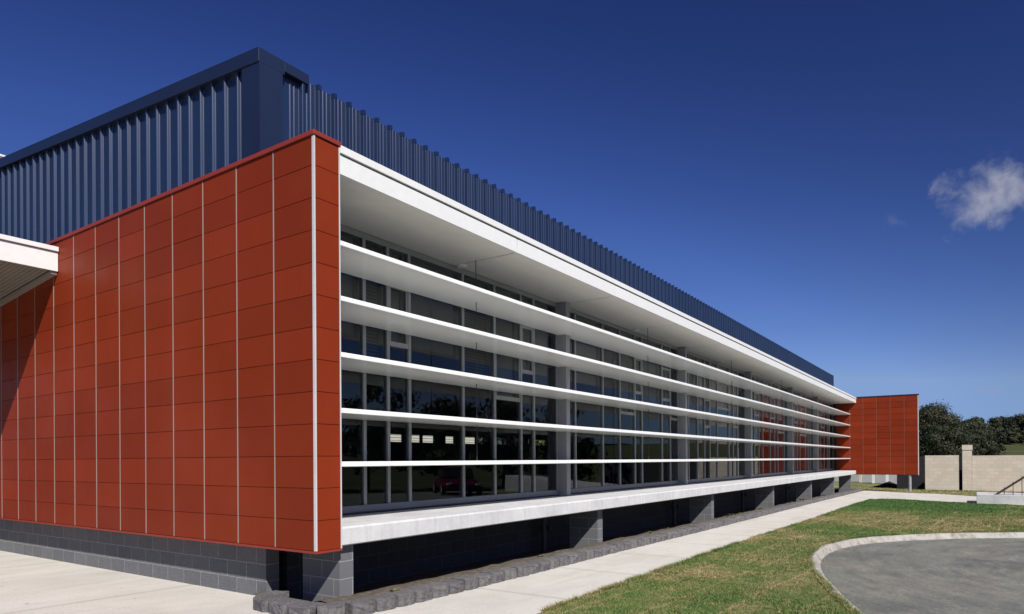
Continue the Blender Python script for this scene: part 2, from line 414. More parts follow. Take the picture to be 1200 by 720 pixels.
# ---- navy ribbed roof screen
bx, by, ztop, zb = .2, 1.19, 5.79, 4.28
D = .062; DL = .05; SL = .084               # rib depths, fall of the roof
def rolled(P, r=.012, n=4):
    """round the corners of a 2-D profile, as roll-formed sheet is"""
    out = [P[0]]
    for p0, p1, p2 in zip(P[:-2], P[1:-1], P[2:]):
        a = Vector((p0[0]-p1[0], p0[1]-p1[1])); c = Vector((p2[0]-p1[0], p2[1]-p1[1])); la, lc = a.length, c.length
        d = min(r, la*.42, lc*.42)
        if d < .0015: out.append(p1); continue
        A = Vector(p1)+a/la*d; Cc = Vector(p1)+c/lc*d; Bv = Vector(p1)
        for k in range(n+1):
            t_ = k/n; q = A*(1-t_)**2+Bv*2*t_*(1-t_)+Cc*t_**2; out.append((q.x, q.y))
    return out+[P[-1]]
def sheet_from(P, top):
    m = MB(); P = rolled(P)
    for x, y in P: m.v += [(x, y, zb), (x, y, top(y))]
    for i in range(len(P)-1): m.f.append((2*i, 2*i+2, 2*i+3, 2*i+1)); m.c.append(None)
    return m
pts = [(bx+DL, by+.33)]; y = by+.33
while y < 16.7:
    pts += [(bx+DL, y+.105), (bx+.004, y+.122), (bx+.004, y+.152), (bx+DL, y+.169)]; y += .2627
pts.append((bx+DL, 17.0))
screen = part(sheet_from(pts, lambda y: ztop-.05+SL*(y-by)), 'roof_screen', M['navy'], fix=False)
XR = 38.45
pts = [(bx+.36, by+D)]; rib = []; x = bx+.60
while x < XR-.15:
    for dx in (.06, .12):                                             # swages in the pan
        pts += [(x-.20+dx, by+D), (x-.194+dx, by+D-.009), (x-.182+dx, by+D-.009), (x-.176+dx, by+D)]
    pts += [(x, by+D), (x+.012, by+.004), (x+.050, by+.004), (x+.062, by+D)]
    rib.append(x); x += .2545
pts.append((XR, by+D)); zt = ztop-.05
fs = sheet_from(pts, lambda y: zt)
for x in rib:                                                         # closed rib tops
    fs.prism([(x-.003, by+D+.003), (x+.010, by-.001), (x+.052, by-.001), (x+.065, by+D+.003)], 2, zt-.045, zt+.016)
sub(fs, 'front_sheet', M['navy'], screen, fix=False)
m = MB()
m.prism([(bx-.012, by-.012), (bx+.31, by-.012), (bx+.31, by+.012), (bx+.02, by+.012), (bx+.02, by+.33), (bx-.012, by+.33)], 2, zb, ztop-.004)
sub(m, 'corner_flashing', M['navycap'], screen)
m = MB(); a_ = by-.014; e_ = SL*(17-by)
m.prism([(a_, ztop-.165), (a_, ztop), (17, ztop+e_), (17, ztop-.165+e_)], 0, bx-.024, bx+.34)
sub(m, 'capping', M['navycap'], screen, bevel=.004)
m = MB(); m.prism([(by-.014, ztop-.12), (by-.014, ztop), (by+.3, ztop), (by+.3, ztop-.05), (by+.02, ztop-.05), (by+.02, ztop-.12)], 0, bx+.341, bx+.70)
sub(m, 'end_capping', M['navycap'], screen, bevel=.003)
m = MB(); m.box(XR, XR+.02, by-.004, by+.32, zb, ztop-.03); m.prism([(by+.321, zb), (by+.321, ztop-.03), (16.9, ztop-.03+SL*15.5), (16.9, zb)], 0, XR+.002, XR+.022); sub(m, 'end_flashing', M['navycap'], screen)
m = MB(); m.prism([(by+.1, 5.4), (by+.1, 5.5), (16.9, 5.5+SL*15.5), (16.9, 5.4+SL*15.5)], 0, bx+.36, XR-.01); part(m, 'roof', M['galv'])
m = MB(); m.box(1.0, 1.25, 11.3, 13.4, 5.4, 7.44); m.box(.97, 1.28, 11.26, 13.46, 7.442, 7.48); part(m, 'roof_plant_room', M['white'])

# ---- white fascia, soffit and low roof edge
J = [T+.006] + [.46+3.335*k for k in range(1, 12)] + [XE-.004]
fm = MB(); gm = MB(); sm = MB()
for a, b_ in zip(J[:-1], J[1:]):
    fm.box(a+.008, b_-.008, .0, .05, 4.08, 4.288)
    sm.box(a+.012, b_-.012, .052, GZ-.035, 4.084, 4.10)
fas = part(fm, 'fascia', M['white'], bevel=.003)
gm.box(T+.006, XE-.004, -.022, .09, 4.302, 4.386); sub(gm, 'gutter_edge', M['white'], fas, bevel=.004)
m = MB(); m.box(T+.02, XE-.02, .03, .048, 4.088, 4.3); sub(m, 'joint_backing', M['sillflash'], fas)
sof = part(sm, 'soffit', M['soffit'])
m = MB(); m.box(T+.02, XE-.02, .053, GZ, 4.101, 4.13); sub(m, 'soffit_backing', M['sillflash'], sof)
m = MB(); m.box(T+.01, XE-.01, .091, by+.06, 4.30, 4.34); part(m, 'eaves_roof', M['galv'])
lm = None
for x in (3.83, 10.52, 17.16, 23.8, 30.4):
    m = MB(); m.tube([(x, 1.1, 4.082), (x, 1.1, 4.045)], [.085, .07], 16); part(m, 'soffit_light', M['white'])

# ---- concrete floor edge beam
m = MB(); m.prism([(.012, .039), (0, .052), (0, .225), (.02, .246), (GZ+.1, .246), (GZ+.1, .1), (.5, .039)], 0, T+.006, XE-.2)
part(m, 'floor_slab', M['concrete'])

# ---- five louvre blades
BZ = [3.457, 2.825, 2.180, 1.540, .926]
for z in BZ:
    m = MB()
    m.prism([(.30, z-.024), (.306, z-.03), (1.17, z-.022), (1.17, z-.006), (.36, z+.004), (.352, z+.03), (.306, z+.03), (.30, z+.024)], 0, T+.006, XE-.006)
    part(m, 'louvre_blade', M['blade'])
for x in (3.748, 10.444, 17.1, 23.75, 29.9, 35.5):
    m = MB(); zz = [4.083] + BZ
    for k in range(5):
        m.tube([(x, .75, zz[k]-(0 if k == 0 else .027)), (x, .75, zz[k+1]+.003)], .006, 6)
        m.tube([(x, .75, zz[k+1]+.001), (x, .75, zz[k+1]+.05)], .013, 6)
    part(m, 'hanger_rod', M['dark'])

# ---- columns on the glazing line, piers below
CR = [7.13, 13.76, 20.39, 27.02, 32.66]
for x in CR:
    m = MB(); m.box(x-.15, x, .995, GZ+.12, .25, 4.08); part(m, 'column', M['column'], bevel=.004)
PR = [6.94, 13.55, 20.15, 26.72, 32.3, 37.7]
def pier(x0, x1, y0, y1, zt):
    z0 = zg(x0)-.25
    m = MB(); m.box(x0, x1, y0, y1, z0, zt)
    o = part(m, 'pier', M['blockX'])
    o.data.materials.append(M['blockY'])
    for p in o.data.polygons:
        if abs(p.normal.y) > .5: p.material_index = 1
    return o
pier(.40, .60, .10, .72, .034)
for x in PR: pier(x-.205, x, .2, .80, .034)
m = MB(); m.box(.24, .42, 1.18, YB, -1.2, .0); part(m, 'plinth_wall', M['plinthX'])
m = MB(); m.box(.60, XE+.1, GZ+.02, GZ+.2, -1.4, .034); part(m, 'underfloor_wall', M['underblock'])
for x in (6.2, 12.85, 19.3, 25.9):
    m = MB(); m.tube([(x, 1.05, zg(x)-.1), (x, 1.05, .034)], .05, 12)
    m.tube([(x, 1.05, -.36), (x, 1.05, -.27)], .085, 12); m.tube([(x, 1.05, -.31), (x, .9, -.31)], .05, 10)
    part(m, 'downpipe', M['dark'], smooth=False)

# ---- glazing: six window bays
bays = [
 (.36,  6.98,  [1.816, 2.27, 2.708, 3.972, 4.845, 5.669, 6.103], {2: 2.633, 6: 2.593, 5: 2.055}, {0: 2.72, 2: 2.64, 3: 2.70, 5: 2.08, 6: 2.62, 7: 2.42}, {1: 2.45, 4: 2.4}),
 (7.13, 13.61, [7.70, 8.96, 9.83, 10.68, 11.10, 12.40, 12.98], {3: 2.06, 4: 2.6, 6: 2.55, 7: 2.06}, {1: 2.62, 3: 2.09, 4: 2.62, 5: 2.5, 7: 2.08}, {2: 2.55}),
 (13.76, 20.24, [14.40, 15.17, 15.80, 16.29, 17.03, 18.27, 18.75, 19.25], {3: 1.95, 5: 2.6, 7: 2.05}, {1: 2.6, 3: 1.98, 5: 2.62, 7: 2.1}, {0: 2.4, 4: 2.6}),
 (20.39, 26.87, [21.43, 22.05, 22.65, 23.80, 24.5, 25.03, 26.17], {1: 2.6, 4: 2.6, 6: 2.06}, {0: 2.6, 2: 2.65, 4: 2.62, 6: 2.1}, {5: 2.4}),
 (27.02, 32.51, [28.2, 28.75, 29.36, 30.55, 31.2, 31.7], {1: 2.6, 3: 2.06}, {0: 2.6, 3: 2.1, 5: 2.5}, {1: 2.6}),
 (32.66, XE-.01, [33.9, 34.5, 35.5, 36.5, 37.1], {2: 2.6, 4: 2.06}, {1: 2.6, 3: 2.3}, {4: 2.1})]
Z0, Z1 = .275, 4.055
for (a, b_, mul_, sash, blind, ven) in bays:
    fr_ = MB()
    fr_.box(a, a+.045, GZ-.05, GZ+.06, Z0, Z1); fr_.box(b_-.045, b_, GZ-.05, GZ+.06, Z0, Z1)
    fr_.box(a+.046, b_-.046, GZ-.05, GZ+.06, Z1-.06, Z1+.02)
    for x in mul_: fr_.box(x-.027, x+.027, GZ-.065, GZ+.045, Z0+.091, Z1-.061)
    win = part(fr_, 'window', M['frame'])
    m = MB(); m.box(a+.046, b_-.046, GZ-.09, GZ+.07, Z0, Z0+.09); sub(m, 'sill', M['rail'], win, bevel=.004)
    m = MB(); m.box(a-.0, b_+.0, GZ-.06, GZ+.08, .2475, Z0-.001); sub(m, 'sill_flashing', M['sillflash'], win)
    m = MB(); m.box(a+.002, b_-.002, GZ-.034, GZ+.03, 4.076, 4.10); sub(m, 'head_flashing', M['sillflash'], win)
    E_ = [a+.02] + mul_ + [b_-.02]; gm = MB()
    for i in range(len(E_)-1):
        x0, x1 = E_[i]+.025, E_[i+1]-.025
        tl = [random.uniform(-.0035, .0035) for _ in range(2)]
        y = GZ-.035
        gm.quad((x0, y+tl[0], Z0+.085), (x1, y-tl[0], Z0+.085), (x1, y-tl[0]+tl[1], Z1-.055), (x0, y+tl[0]+tl[1], Z1-.055))
        if i in sash:
            sz = sash[i]; s2 = MB()
            s2.box(x0+.003, x1-.003, GZ-.06, GZ+.045, sz-.035, sz+.035)
            s2.box(x0+.003, x0+.035, GZ-.055, GZ+.04, sz+.036, sz+.80); s2.box(x1-.035, x1-.003, GZ-.055, GZ+.04, sz+.036, sz+.80)
            s2.box(x0+.003, x1-.003, GZ-.06, GZ+.045, sz+.801, sz+.85)
            sub(s2, 'sash', M['frame'], win)
        if i in blind or i in ven:
            zb_ = blind.get(i, ven.get(i)); s2 = MB(); s2.box(x0+.03, x1-.03, GZ+.10, GZ+.106, zb_, Z1-.02); s2.box(x0+.03, x1-.03, GZ+.092, GZ+.114, zb_-.03, zb_-.001)
            sub(s2, 'blind', M['blind'] if i in blind else M['venetian'], win)
    sub(gm, 'pane', M['glass'], win, fix=False)

# ---- rooms behind the glass
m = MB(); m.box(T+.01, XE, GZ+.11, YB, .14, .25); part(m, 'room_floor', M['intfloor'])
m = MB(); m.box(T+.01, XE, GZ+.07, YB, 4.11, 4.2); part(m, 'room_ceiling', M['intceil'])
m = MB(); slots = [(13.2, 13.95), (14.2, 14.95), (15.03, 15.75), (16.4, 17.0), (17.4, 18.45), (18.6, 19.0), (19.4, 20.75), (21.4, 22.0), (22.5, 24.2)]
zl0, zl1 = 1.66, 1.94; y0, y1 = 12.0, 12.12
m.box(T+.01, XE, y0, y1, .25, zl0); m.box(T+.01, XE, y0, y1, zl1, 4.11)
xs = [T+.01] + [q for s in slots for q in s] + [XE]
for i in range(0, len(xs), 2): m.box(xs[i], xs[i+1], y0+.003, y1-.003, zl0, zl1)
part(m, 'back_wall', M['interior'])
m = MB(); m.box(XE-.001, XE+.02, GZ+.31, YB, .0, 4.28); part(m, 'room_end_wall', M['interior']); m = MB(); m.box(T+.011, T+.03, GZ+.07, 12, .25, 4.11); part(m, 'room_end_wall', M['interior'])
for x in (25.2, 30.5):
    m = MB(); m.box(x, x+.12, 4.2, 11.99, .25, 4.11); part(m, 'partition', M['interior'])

# ---- entry canopy on the left (white fascia, ribbed soffit falling to the rear)
cy0 = 5.96
m = MB(); m.box(-7.5, -.006, cy0, cy0+.03, 3.905, 4.196); can = part(m, 'canopy', M['white'], bevel=.003)
m = MB(); m.box(-7.5, -.006, cy0-.03, cy0+.05, 4.206, 4.276); sub(m, 'top_edge', M['white'], can, bevel=.004)
m = MB(); m.box(-7.45, -.02, cy0+.01, cy0+.028, 4.18, 4.22); sub(m, 'shadow_gap', M['sillflash'], can)
m = MB(); x = -7.5; pts = []
while x < -.1:
    pts += [(x, .028), (x+.018, .028), (x+.028, 0), (x+.052, 0), (x+.062, .028)]; x += .064
YC = 12.5; sl = -.093
for a, b_ in zip(pts[:-1], pts[1:]):
    zA, zB_ = 3.93, 3.93+sl*(YC-cy0-.05)
    m.quad((a[0], cy0+.035, zA+a[1]), (b_[0], cy0+.035, zA+b_[1]), (b_[0], YC, zB_+b_[1]), (a[0], YC, zB_+a[1]))
    m.quad((a[0], cy0+.035, zA+a[1]+.2), (b_[0], cy0+.035, zA+b_[1]+.2), (b_[0], YC, zB_+b_[1]+.2), (a[0], YC, zB_+a[1]+.2))
t = NT('ribbed_soffit_sheet'); c = t.ramp(t.noise(1, 4), [(.3, (.24, .205, .17)), (.7, (.30, .26, .215))]); M['ribsoffit'] = t.done(c, .6)
sub(m, 'ribbed_soffit', M['ribsoffit'], can, fix=False)
m = MB(); m.prism([(cy0+.032, 3.86), (cy0+.032, 3.91), (YC, 3.91+sl*(YC-cy0)), (YC, 3.86+sl*(YC-cy0))], 0, -.09, -.008); sub(m, 'wall_flashing', M['ribsoffit'], can)
m = MB(); m.box(-7.5, -.01, YC+.002, YC+.03, 3.2, 3.75); sub(m, 'rear_beam', M['white'], can)
for x in (-6.9,): 
    m = MB(); m.tube([(x, cy0+.3, zg(0)), (x, cy0+.3, 3.92)], .06, 12); sub(m, 'post', M['galv'], can)

# ------------------------------------------------------------------ ground and paving
def sheet(outline, dz, name, mat, step=1.0):
    """flat sheet following zg, cut into strips in x so it follows the fall"""
    bm = bmesh.new(); vs = [bm.verts.new((p[0], p[1], 0)) for p in outline]; bm.faces.new(vs)
    bmesh.ops.triangulate(bm, faces=bm.faces)
    for x in (-40, 70): 
        geo = bm.verts[:] + bm.edges[:] + bm.faces[:]
        bmesh.ops.bisect_plane(bm, geom=geo, plane_co=(x, 0, 0), plane_no=(1, 0, 0))
    for v in bm.verts: v.co.z = zg(v.co.x) + dz
    bmesh.ops.recalc_face_normals(bm, faces=bm.faces)
    for f in bm.faces:
        if f.normal.z < 0: f.normal_flip()
    me = bpy.data.meshes.new(name); bm.to_mesh(me); bm.free(); me.materials.append(mat)
    o = bpy.data.objects.new(name, me); COL.objects.link(o); o['kind'] = 'structure'; return o

# terrain out to the horizon
def terrain(x, y):
    z = zg(x) - .16
    if x > 84: z += .047*(x-84)*min(1, max(0, (x-84)/30)) if x < 260 else .047*176 - .01*(x-260)
    if x > 84 and y > -130: z += .5*math.sin(y*.06+.4)
    return z
xs_ = [-1500, -700, -300, -120, -60, -40, -20, 0, 10, 20, 30, 40, 50, 60, 70, 84, 90, 96, 102, 110, 120, 135, 150, 170, 190, 215, 240, 260, 300, 400, 700, 1500]
ys_ = [-1500, -700, -420, -340, -290, -260, -230, -200, -180, -160, -145, -130, -100, -70, -45, -30, -20, -14, -8, -2, 4, 12, 25, 50, 100, 200, 400, 800, 1500]
V = []; F = []
for x in xs_:
    for y in ys_: V.append((x, y, terrain(x, y)))
ny = len(ys_)
for i in range(len(xs_)-1):
    for j in range(ny-1): F.append((i*ny+j, (i+1)*ny+j, (i+1)*ny+j+1, i*ny+j+1))
m = MB(); m.v = V; m.f = F; m.c = [None]*len(F)
tag(m.build('ground', M['ground'], smooth=True), kind='structure')

# kerb line (outer edge, lawn side) round the turning circle
kerb = [(-14, -15.5), (-9, -11.6), (-5.5, -9.2), (-2.5, -7.3), (-.2, -6.05), (1.6, -5.25), (3.05, -4.66), (3.85, -4.36), (4.95, -4.01), (6.0, -3.68), (7.1, -3.41), (8.1, -3.27), (9.0, -3.24),
        (9.95, -3.33), (10.7, -3.5), (11.4, -3.78), (12.4, -4.42), (13.4, -5.30), (14.3, -6.45), (15.6, -7.9), (18.5, -9.4), (25, -10.4), (46, -11.2)]
def smooth_line(P, it=2):
    for _ in range(it):
        Q = [P[0]]
        for a, b_ in zip(P[:-1], P[1:]):
            Q += [(.75*a[0]+.25*b_[0], .75*a[1]+.25*b_[1]), (.25*a[0]+.75*b_[0], .25*a[1]+.75*b_[1])]
        P = Q+[P[-1]]
    return P
K = smooth_line(kerb)
def offset(P, d):
    out = []
    for i, p in enumerate(P):
        a = P[max(0, i-1)]; b_ = P[min(len(P)-1, i+1)]
        tx, ty = b_[0]-a[0], b_[1]-a[1]; L = math.hypot(tx, ty)
        out.append((p[0]+ty/L*d, p[1]-tx/L*d))
    return out
prof = [(0, -.14), (0, .0), (.012, .014), (.075, .012), (.095, .0), (.135, -.085), (.175, -.097), (.175, -.2)]
rows = [offset(K, d) for d, z in prof]
m = MB(); n = len(K)
# resample the kerb so it carries slight unevenness and casting joints
for (d, z), row in zip(prof, rows):
    for (x, y) in row:
        m.v.append((x, y, zg(x)+z+.006*noise.noise((x*1.3, y*1.3, 0)) if -.12 < z else zg(x)+z))
for k in range(len(prof)-1):
    for i in range(n-1):
        m.f.append((k*n+i, k*n+i+1, (k+1)*n+i+1, (k+1)*n+i)); m.c.append(None)
tag(m.build('kerb', M['kerb'], smooth=False), kind='structure')
road_edge = offset(K, .16)
sheet(road_edge + [(46, -16.2), (30, -17.2), (22, -20), (18, -26), (-40, -26), (-40, -16)], -.10, 'road', M['asphalt'])

pathR = [(1.4, -1.94), (4, -1.91), (7, -1.86), (10.7, -1.87), (16.2, -1.93), (20, -1.89), (24.3, -1.88), (28.4, -1.96), (29.1, -2.2), (29.1, -3.1), (28.0, -4.4), (27.3, -5.63), (26.6, -7.1), (24.5, -12)]
pathB = [(31.5, -12), (33.9, -5.6), (36.0, -4.0), (36.75, -2.5), (38.2, -1.1), (39.6, .1)]
sheet([(-.31, -1.94)] + pathR + pathB + [(38.75, .02), (38.6, -.2), (-.31, -.2)], .004, 'footpath', M['path'])
sheet([(-30, -1.94), (-.32, -1.94), (-.32, -.3), (.25, .3), (.25, 16), (-30, 16)], .004, 'forecourt', M['pave'])
kr = [p for p in K]
edge = []
for (xa, ya), (xb, yb) in zip(pathR[0:7], pathR[1:8]):
    for q in range(14):
        x = xa+(xb-xa)*q/14; y = ya+(yb-ya)*q/14
        edge.append((x, y+.035*noise.noise((x*1.1, 0, 7))+.03*noise.noise((x*4.3, 2, 7))+.022))
lawn_out = [(-30, -1.94), (-.3, -1.93)] + edge + [(x-.03, y) for x, y in pathR[7:]] + [(24, -14), (46, -14), (46, -11.3)] + kr[::-1] + [(-30, -15.5)]
sheet(lawn_out, .008, 'lawn', M['turf'])
far_out = [(31.6, -12)] + [(x+.02, y) for x, y in pathB[1:6]] + [(38.77, .05), (38.75, .3), (39.8, 8), (70, 14), (70, -20), (40, -20)]
sheet(far_out, .006, 'verge', M['turf'])
# soil bed under the slab edge
m = MB(); nx = 190; rowsy = [-.34, -.2, -.05, .06, .15, .38, .9, 1.28]; rz_ = [.02, .095, .112, .112, .085, -.06, -.11, -.11]
for i in range(nx+1):
    x = .1 + (XE+.5-.1)*i/nx
    for j, y in enumerate(rowsy):
        m.v.append((x, y+.05*noise.noise((x*2.3, 4, j))*(j in (3, 4, 5)), zg(x)+rz_[j]+.022*noise.noise((x*1.7, y*3, 3))+.016*noise.noise((x*5, y*7, 1))))
for i in range(nx):
    for j in range(7):
        a = i*8+j; m.f.append((a, a+8, a+9, a+1)); m.c.append(None)
z = zg(0)+.06; m.poly([(-.12, .78, z), (-.13, .1, z), (.0, -.25, z), (.2, -.33, z), (.2, 1.28, z), (.15, 1.28, z)])
tag(m.build('garden_bed', M['soil'], smooth=True), kind='structure')

# ------------------------------------------------------------------ edging stones
def stone_mesh(seed, L=.296, W=.23, Hh=.142):
    r = random.Random(seed); bm = bmesh.new(); bmesh.ops.create_cube(bm, size=1)
    bmesh.ops.subdivide_edges(bm, edges=bm.edges[:], cuts=5, use_grid_fill=True)
    off = seed*7.3; pinch = r.uniform(.90, .97)
    for v in bm.verts:
        x, y, z = v.co
        w = 1 - (1-pinch)*max(0, (.5-y)) if True else 1      # tapers to the outer (-Y) face... widest inside
        ny_ = 1 if y < -.49 else 0
        p = Vector((x*L*w, y*W, (z+.5)*Hh))
        nz = noise.noise((x*2.1+off, y*2.1, z*2.1))
        n2 = noise.noise((x*6+off, y*6, z*6+4))
        if y < -.45 and abs(x) < .46: p.y -= .012 + .017*nz + .010*n2       # split face bulges
        if y < -.45: p.y += .012*(abs(x)*2)**6
        if z > .45: p.z += .006*nz + .004*n2 - (.012 if y < -.4 else 0)
        if abs(x) > .45: p.x += .006*n2
        v.co = p
    me = bpy.data.meshes.new('edging_stone'); bm.to_mesh(me); bm.free(); me.materials.append(M['stone'])
    me.polygons.foreach_set('use_smooth', [False]*len(me.polygons))
    return me
stones = [stone_mesh(k+1) for k in range(9)]
line = smooth_line([(.18, .82), (-.13, .76), (-.16, .45), (-.14, .08), (-.06, -.22), (.16, -.34), (.5, -.38), (.95, -.38), (2.2, -.385), (3.9, -.37), (6.7, -.33), (9.5, -.345), (15, -.32), (22.6, -.24), (30, -.22), (38.4, -.18)], 2)
acc = 0; pos = []; step = .292; nxt = .14
for a, b_ in zip(line[:-1], line[1:]):
    L = math.hypot(b_[0]-a[0], b_[1]-a[1])
    while nxt <= acc+L:
        q = (nxt-acc)/L; pos.append((a[0]+q*(b_[0]-a[0]), a[1]+q*(b_[1]-a[1]), math.atan2(b_[1]-a[1], b_[0]-a[0]))); nxt += step
    acc += L
for i, (x, y, ang) in enumerate(pos):
    o = bpy.data.objects.new('edging_stone', stones[random.randrange(9)]); COL.objects.link(o)
    o.location = (x, y, zg(x)-.008+random.uniform(-.004, .004)); o.rotation_euler = (random.uniform(-.03, .03), random.uniform(-.03, .03), ang+random.uniform(-.035, .035))
    sc = random.uniform(.96, 1.02); o.scale = (sc, random.uniform(.93, 1.07), random.uniform(.94, 1.08))
    if i < 4: lab = 'split-face grey edging stone below the end of the red wall, on the corner return'
    elif i == 4: lab = 'split-face grey edging stone turning the corner before the block pier'
    else: lab = 'split-face grey edging stone in the straight row along the concrete footpath'
    tag(o, lab, 'edging stone', 'grey split-face edging stones along the garden bed')

# ------------------------------------------------------------------ grass blades on the near lawn
from mathutils.geometry import tessellate_polygon
def in_poly(P, x, y):
    c = np.zeros(len(x), bool); j = len(P)-1
    for i in range(len(P)):
        xi, yi = P[i]; xj, yj = P[j]
        cond = ((yi > y) != (yj > y)) & (x < (xj-xi)*(y-yi)/(yj-yi+1e-12)+xi); c ^= cond; j = i
    return c
def blades(polys, N, xr, yr, name, hgt, cam=(-4.68, -5.69)):
    X = []; Y = []
    x = rng.uniform(*xr, N); y = rng.uniform(*yr, N)
    d = np.hypot(x-cam[0], y-cam[1]); keep = rng.random(N) < np.minimum(1, (7.5/d)**1.5)
    ok = np.zeros(N, bool)
    for P in polys: ok |= in_poly(P, x, y)
    k = keep & ok; x = x[k]; y = y[k]; d = d[k]; n = len(x)
    h = rng.uniform(.5, 1.15, n)*hgt*(.75+.5*np.clip(np.sin(x*2.3+1.7*np.sin(y*1.9))*np.sin(y*3.1+1.3*np.sin(x*1.3)), -.5, 1))*np.where(rng.random(n) < .02, 1.9, 1); wd = (.0026+.0005*d)*rng.uniform(.7, 1.3, n)
    a = rng.uniform(0, 2*np.pi, n); l = rng.uniform(.2, 1.5, n)*h; la = rng.uniform(0, 2*np.pi, n)
    z = np.array(-.63-.0075*np.clip(x, -40, 70))+.008
    V = np.empty((n, 3, 3)); V[:, 0] = np.stack([x-np.cos(a)*wd, y-np.sin(a)*wd, z-.004], 1); V[:, 1] = np.stack([x+np.cos(a)*wd, y+np.sin(a)*wd, z-.004], 1)
    V[:, 2] = np.stack([x+np.cos(la)*l, y+np.sin(la)*l, z+h], 1)
    o = fast_mesh(name, V.reshape(-1, 3), np.arange(3*n).reshape(-1, 3), M['blade_grass'], tone=rng.random(n))
    return tag(o, kind='stuff')
lp = [p for p in lawn_out if True]
g1 = blades([lp], 1500000, (1.0, 30), (-7.5, -1.9), 'grass', .022)
def fringe(P, name, N, hgt, spread, lab):
    P = np.array(P); seg = rng.integers(0, len(P)-1, N); q = rng.random(N)[:, None]
    p = P[seg]*(1-q)+P[seg+1]*q+rng.normal(size=(N, 2))*spread
    keep = np.sin(p[:, 0]*5.3+2*np.sin(p[:, 0]*1.7))*.5+.5+.25 > rng.random(N); p = p[keep]; n = len(p); x, y = p[:, 0], p[:, 1]
    h = rng.uniform(.35, 1.2, n)*hgt; w_ = rng.uniform(.003, .007, n); a = rng.uniform(0, 2*np.pi, n); l = rng.uniform(.4, 1.6, n)*h; la = rng.uniform(0, 2*np.pi, n)
    z = -.63-.0075*np.clip(x, -40, 70)+.006; V = np.empty((n, 3, 3))
    V[:, 0] = np.stack([x-np.cos(a)*w_, y-np.sin(a)*w_, z], 1); V[:, 1] = np.stack([x+np.cos(a)*w_, y+np.sin(a)*w_, z], 1); V[:, 2] = np.stack([x+np.cos(la)*l, y+np.sin(la)*l, z+h], 1)
    return tag(fast_mesh(name, V.reshape(-1, 3), np.arange(3*n).reshape(-1, 3), M['blade_grass'], tone=rng.random(n)), lab, 'grass', kind='stuff')
fringe(edge, 'grass_edge', 26000, .05, .022, 'ragged grass tufts along the edge of the concrete footpath')
fringe([p for p in K if 0 < p[0] < 20], 'grass_edge', 16000, .05, .022, 'ragged grass tufts along the back of the kerb')
tag(g1, 'short patchy green and straw grass between the footpath and the kerb', 'grass')
g2 = blades([far_out], 160000, (31, 48), (-9, 3), 'grass', .045)
tag(g2, 'rougher grass below the tan block wall and the far red wall', 'grass')

# weeds in the garden bed and ragged grass tufts
def weed_mesh(seed, r, h, n):
    q = np.random.default_rng(seed); V = []; 
    for i in range(n):
        a = q.uniform(0, 2*np.pi); rr = r*np.sqrt(q.random())*.3; l = q.uniform(.5, 1)*r; w = l*.18
        p = np.array([np.cos(a)*rr, np.sin(a)*rr, 0]); tip = p+np.array([np.cos(a)*l, np.sin(a)*l, q.uniform(.3, 1)*h])
        mid = (p+tip)/2+np.array([0, 0, h*.25]); s_ = np.array([-np.sin(a), np.cos(a), 0])*w
        V += [p, mid+s_, tip, mid-s_]
    return np.array(V), np.arange(4*n).reshape(-1, 4), q.random(n)
for i, (x, y, r, h) in enumerate([(.98, -.17, .10, .05), (1.55, .0, .07, .03), (4.35, -.02, .10, .06), (8.6, -.05, .1, .12), (9.7, 0, .12, .07), (11.2, .02, .10, .05), (13.9, -.02, .12, .10), (14.6, .05, .2, .08), (15.4, .0, .16, .06), (17.4, 0, .14, .12), (22.3, .05, .2, .09), (23.8, .05, .2, .16), (28.5, .05, .2, .12)]):
    V, F, tn = weed_mesh(i+3, r, h, 26)
    o = fast_mesh('weed', V, F, M['weed'], tone=tn); o.location = (x, min(y, .03), zg(x)+.10); o.scale = (.6, .6, .6)
    where = 'beside the corner block pier' if i == 0 else ('in the soil before the second block pier' if i < 3 else 'in the soil strip behind the edging stones further along')
    tag(o, 'small green weed growing '+where, 'weed', 'weeds in the garden bed')

# ------------------------------------------------------------------ boundary walls, ramp, handrail
zf = zg(42)
def block_wall(name, x0, x1, y0, y1, zt, mat, lab, cat='wall', cap=None, grp=None):
    m = MB(); m.box(x0, x1, y0, y1, zf-.5, zt); o = m.build(name, M[mat], loc=((x0+x1)/2, (y0+y1)/2, zf-.5)); tag(o, lab, cat, grp); return o
block_wall('block_wall', 42.0, 42.2, -4.80, -3.14, 1.075, 'tanX', 'short tan concrete block wall section between the dark wall and the tall pillar')
block_wall('block_wall', 42.0, 42.2, -7.88, -5.44, 1.05, 'tanX', 'wider tan concrete block wall section on the right, behind the handrail')
block_wall('block_wall', 43.6, 43.8, -3.2, -1.55, 1.03, 'darkX', 'dark block wall section just right of the far red wall')
block_wall('block_wall', 42.7, 42.9, -5.2, -4.78, 1.06, 'darkX', 'narrow dark strip standing in for the shaded side of the tall tan pillar')  # dark strip put in for the pillar's shadow side
block_wall('block_wall', 42.6, 42.8, -16, -7.86, 1.05, 'darkX', 'dark wall running off at the right edge behind the handrail post')
p = empty('block_pillar', (41.9, -5.2, zf), label='tall tan block pillar with a capping block, standing above the walls', cat='pillar')
m = MB(); m.box(41.93, 42.25, -5.43, -4.97, zf-.5, 1.33); o = m.build('shaft', M['tanX'], p); o.location = (-41.9, 5.2, -zf)
m = MB(); m.box(41.91, 42.27, -5.45, -4.95, 1.36, 1.66); o = m.build('capping_block', M['tanX'], p, bevel=.01); o.location = (-41.9, 5.2, -zf)
m = MB(); m.box(41.97, 42.21, -5.39, -5.01, 1.331, 1.359); o = m.build('joint', M['dark'], p); o.location = (-41.9, 5.2, -zf)
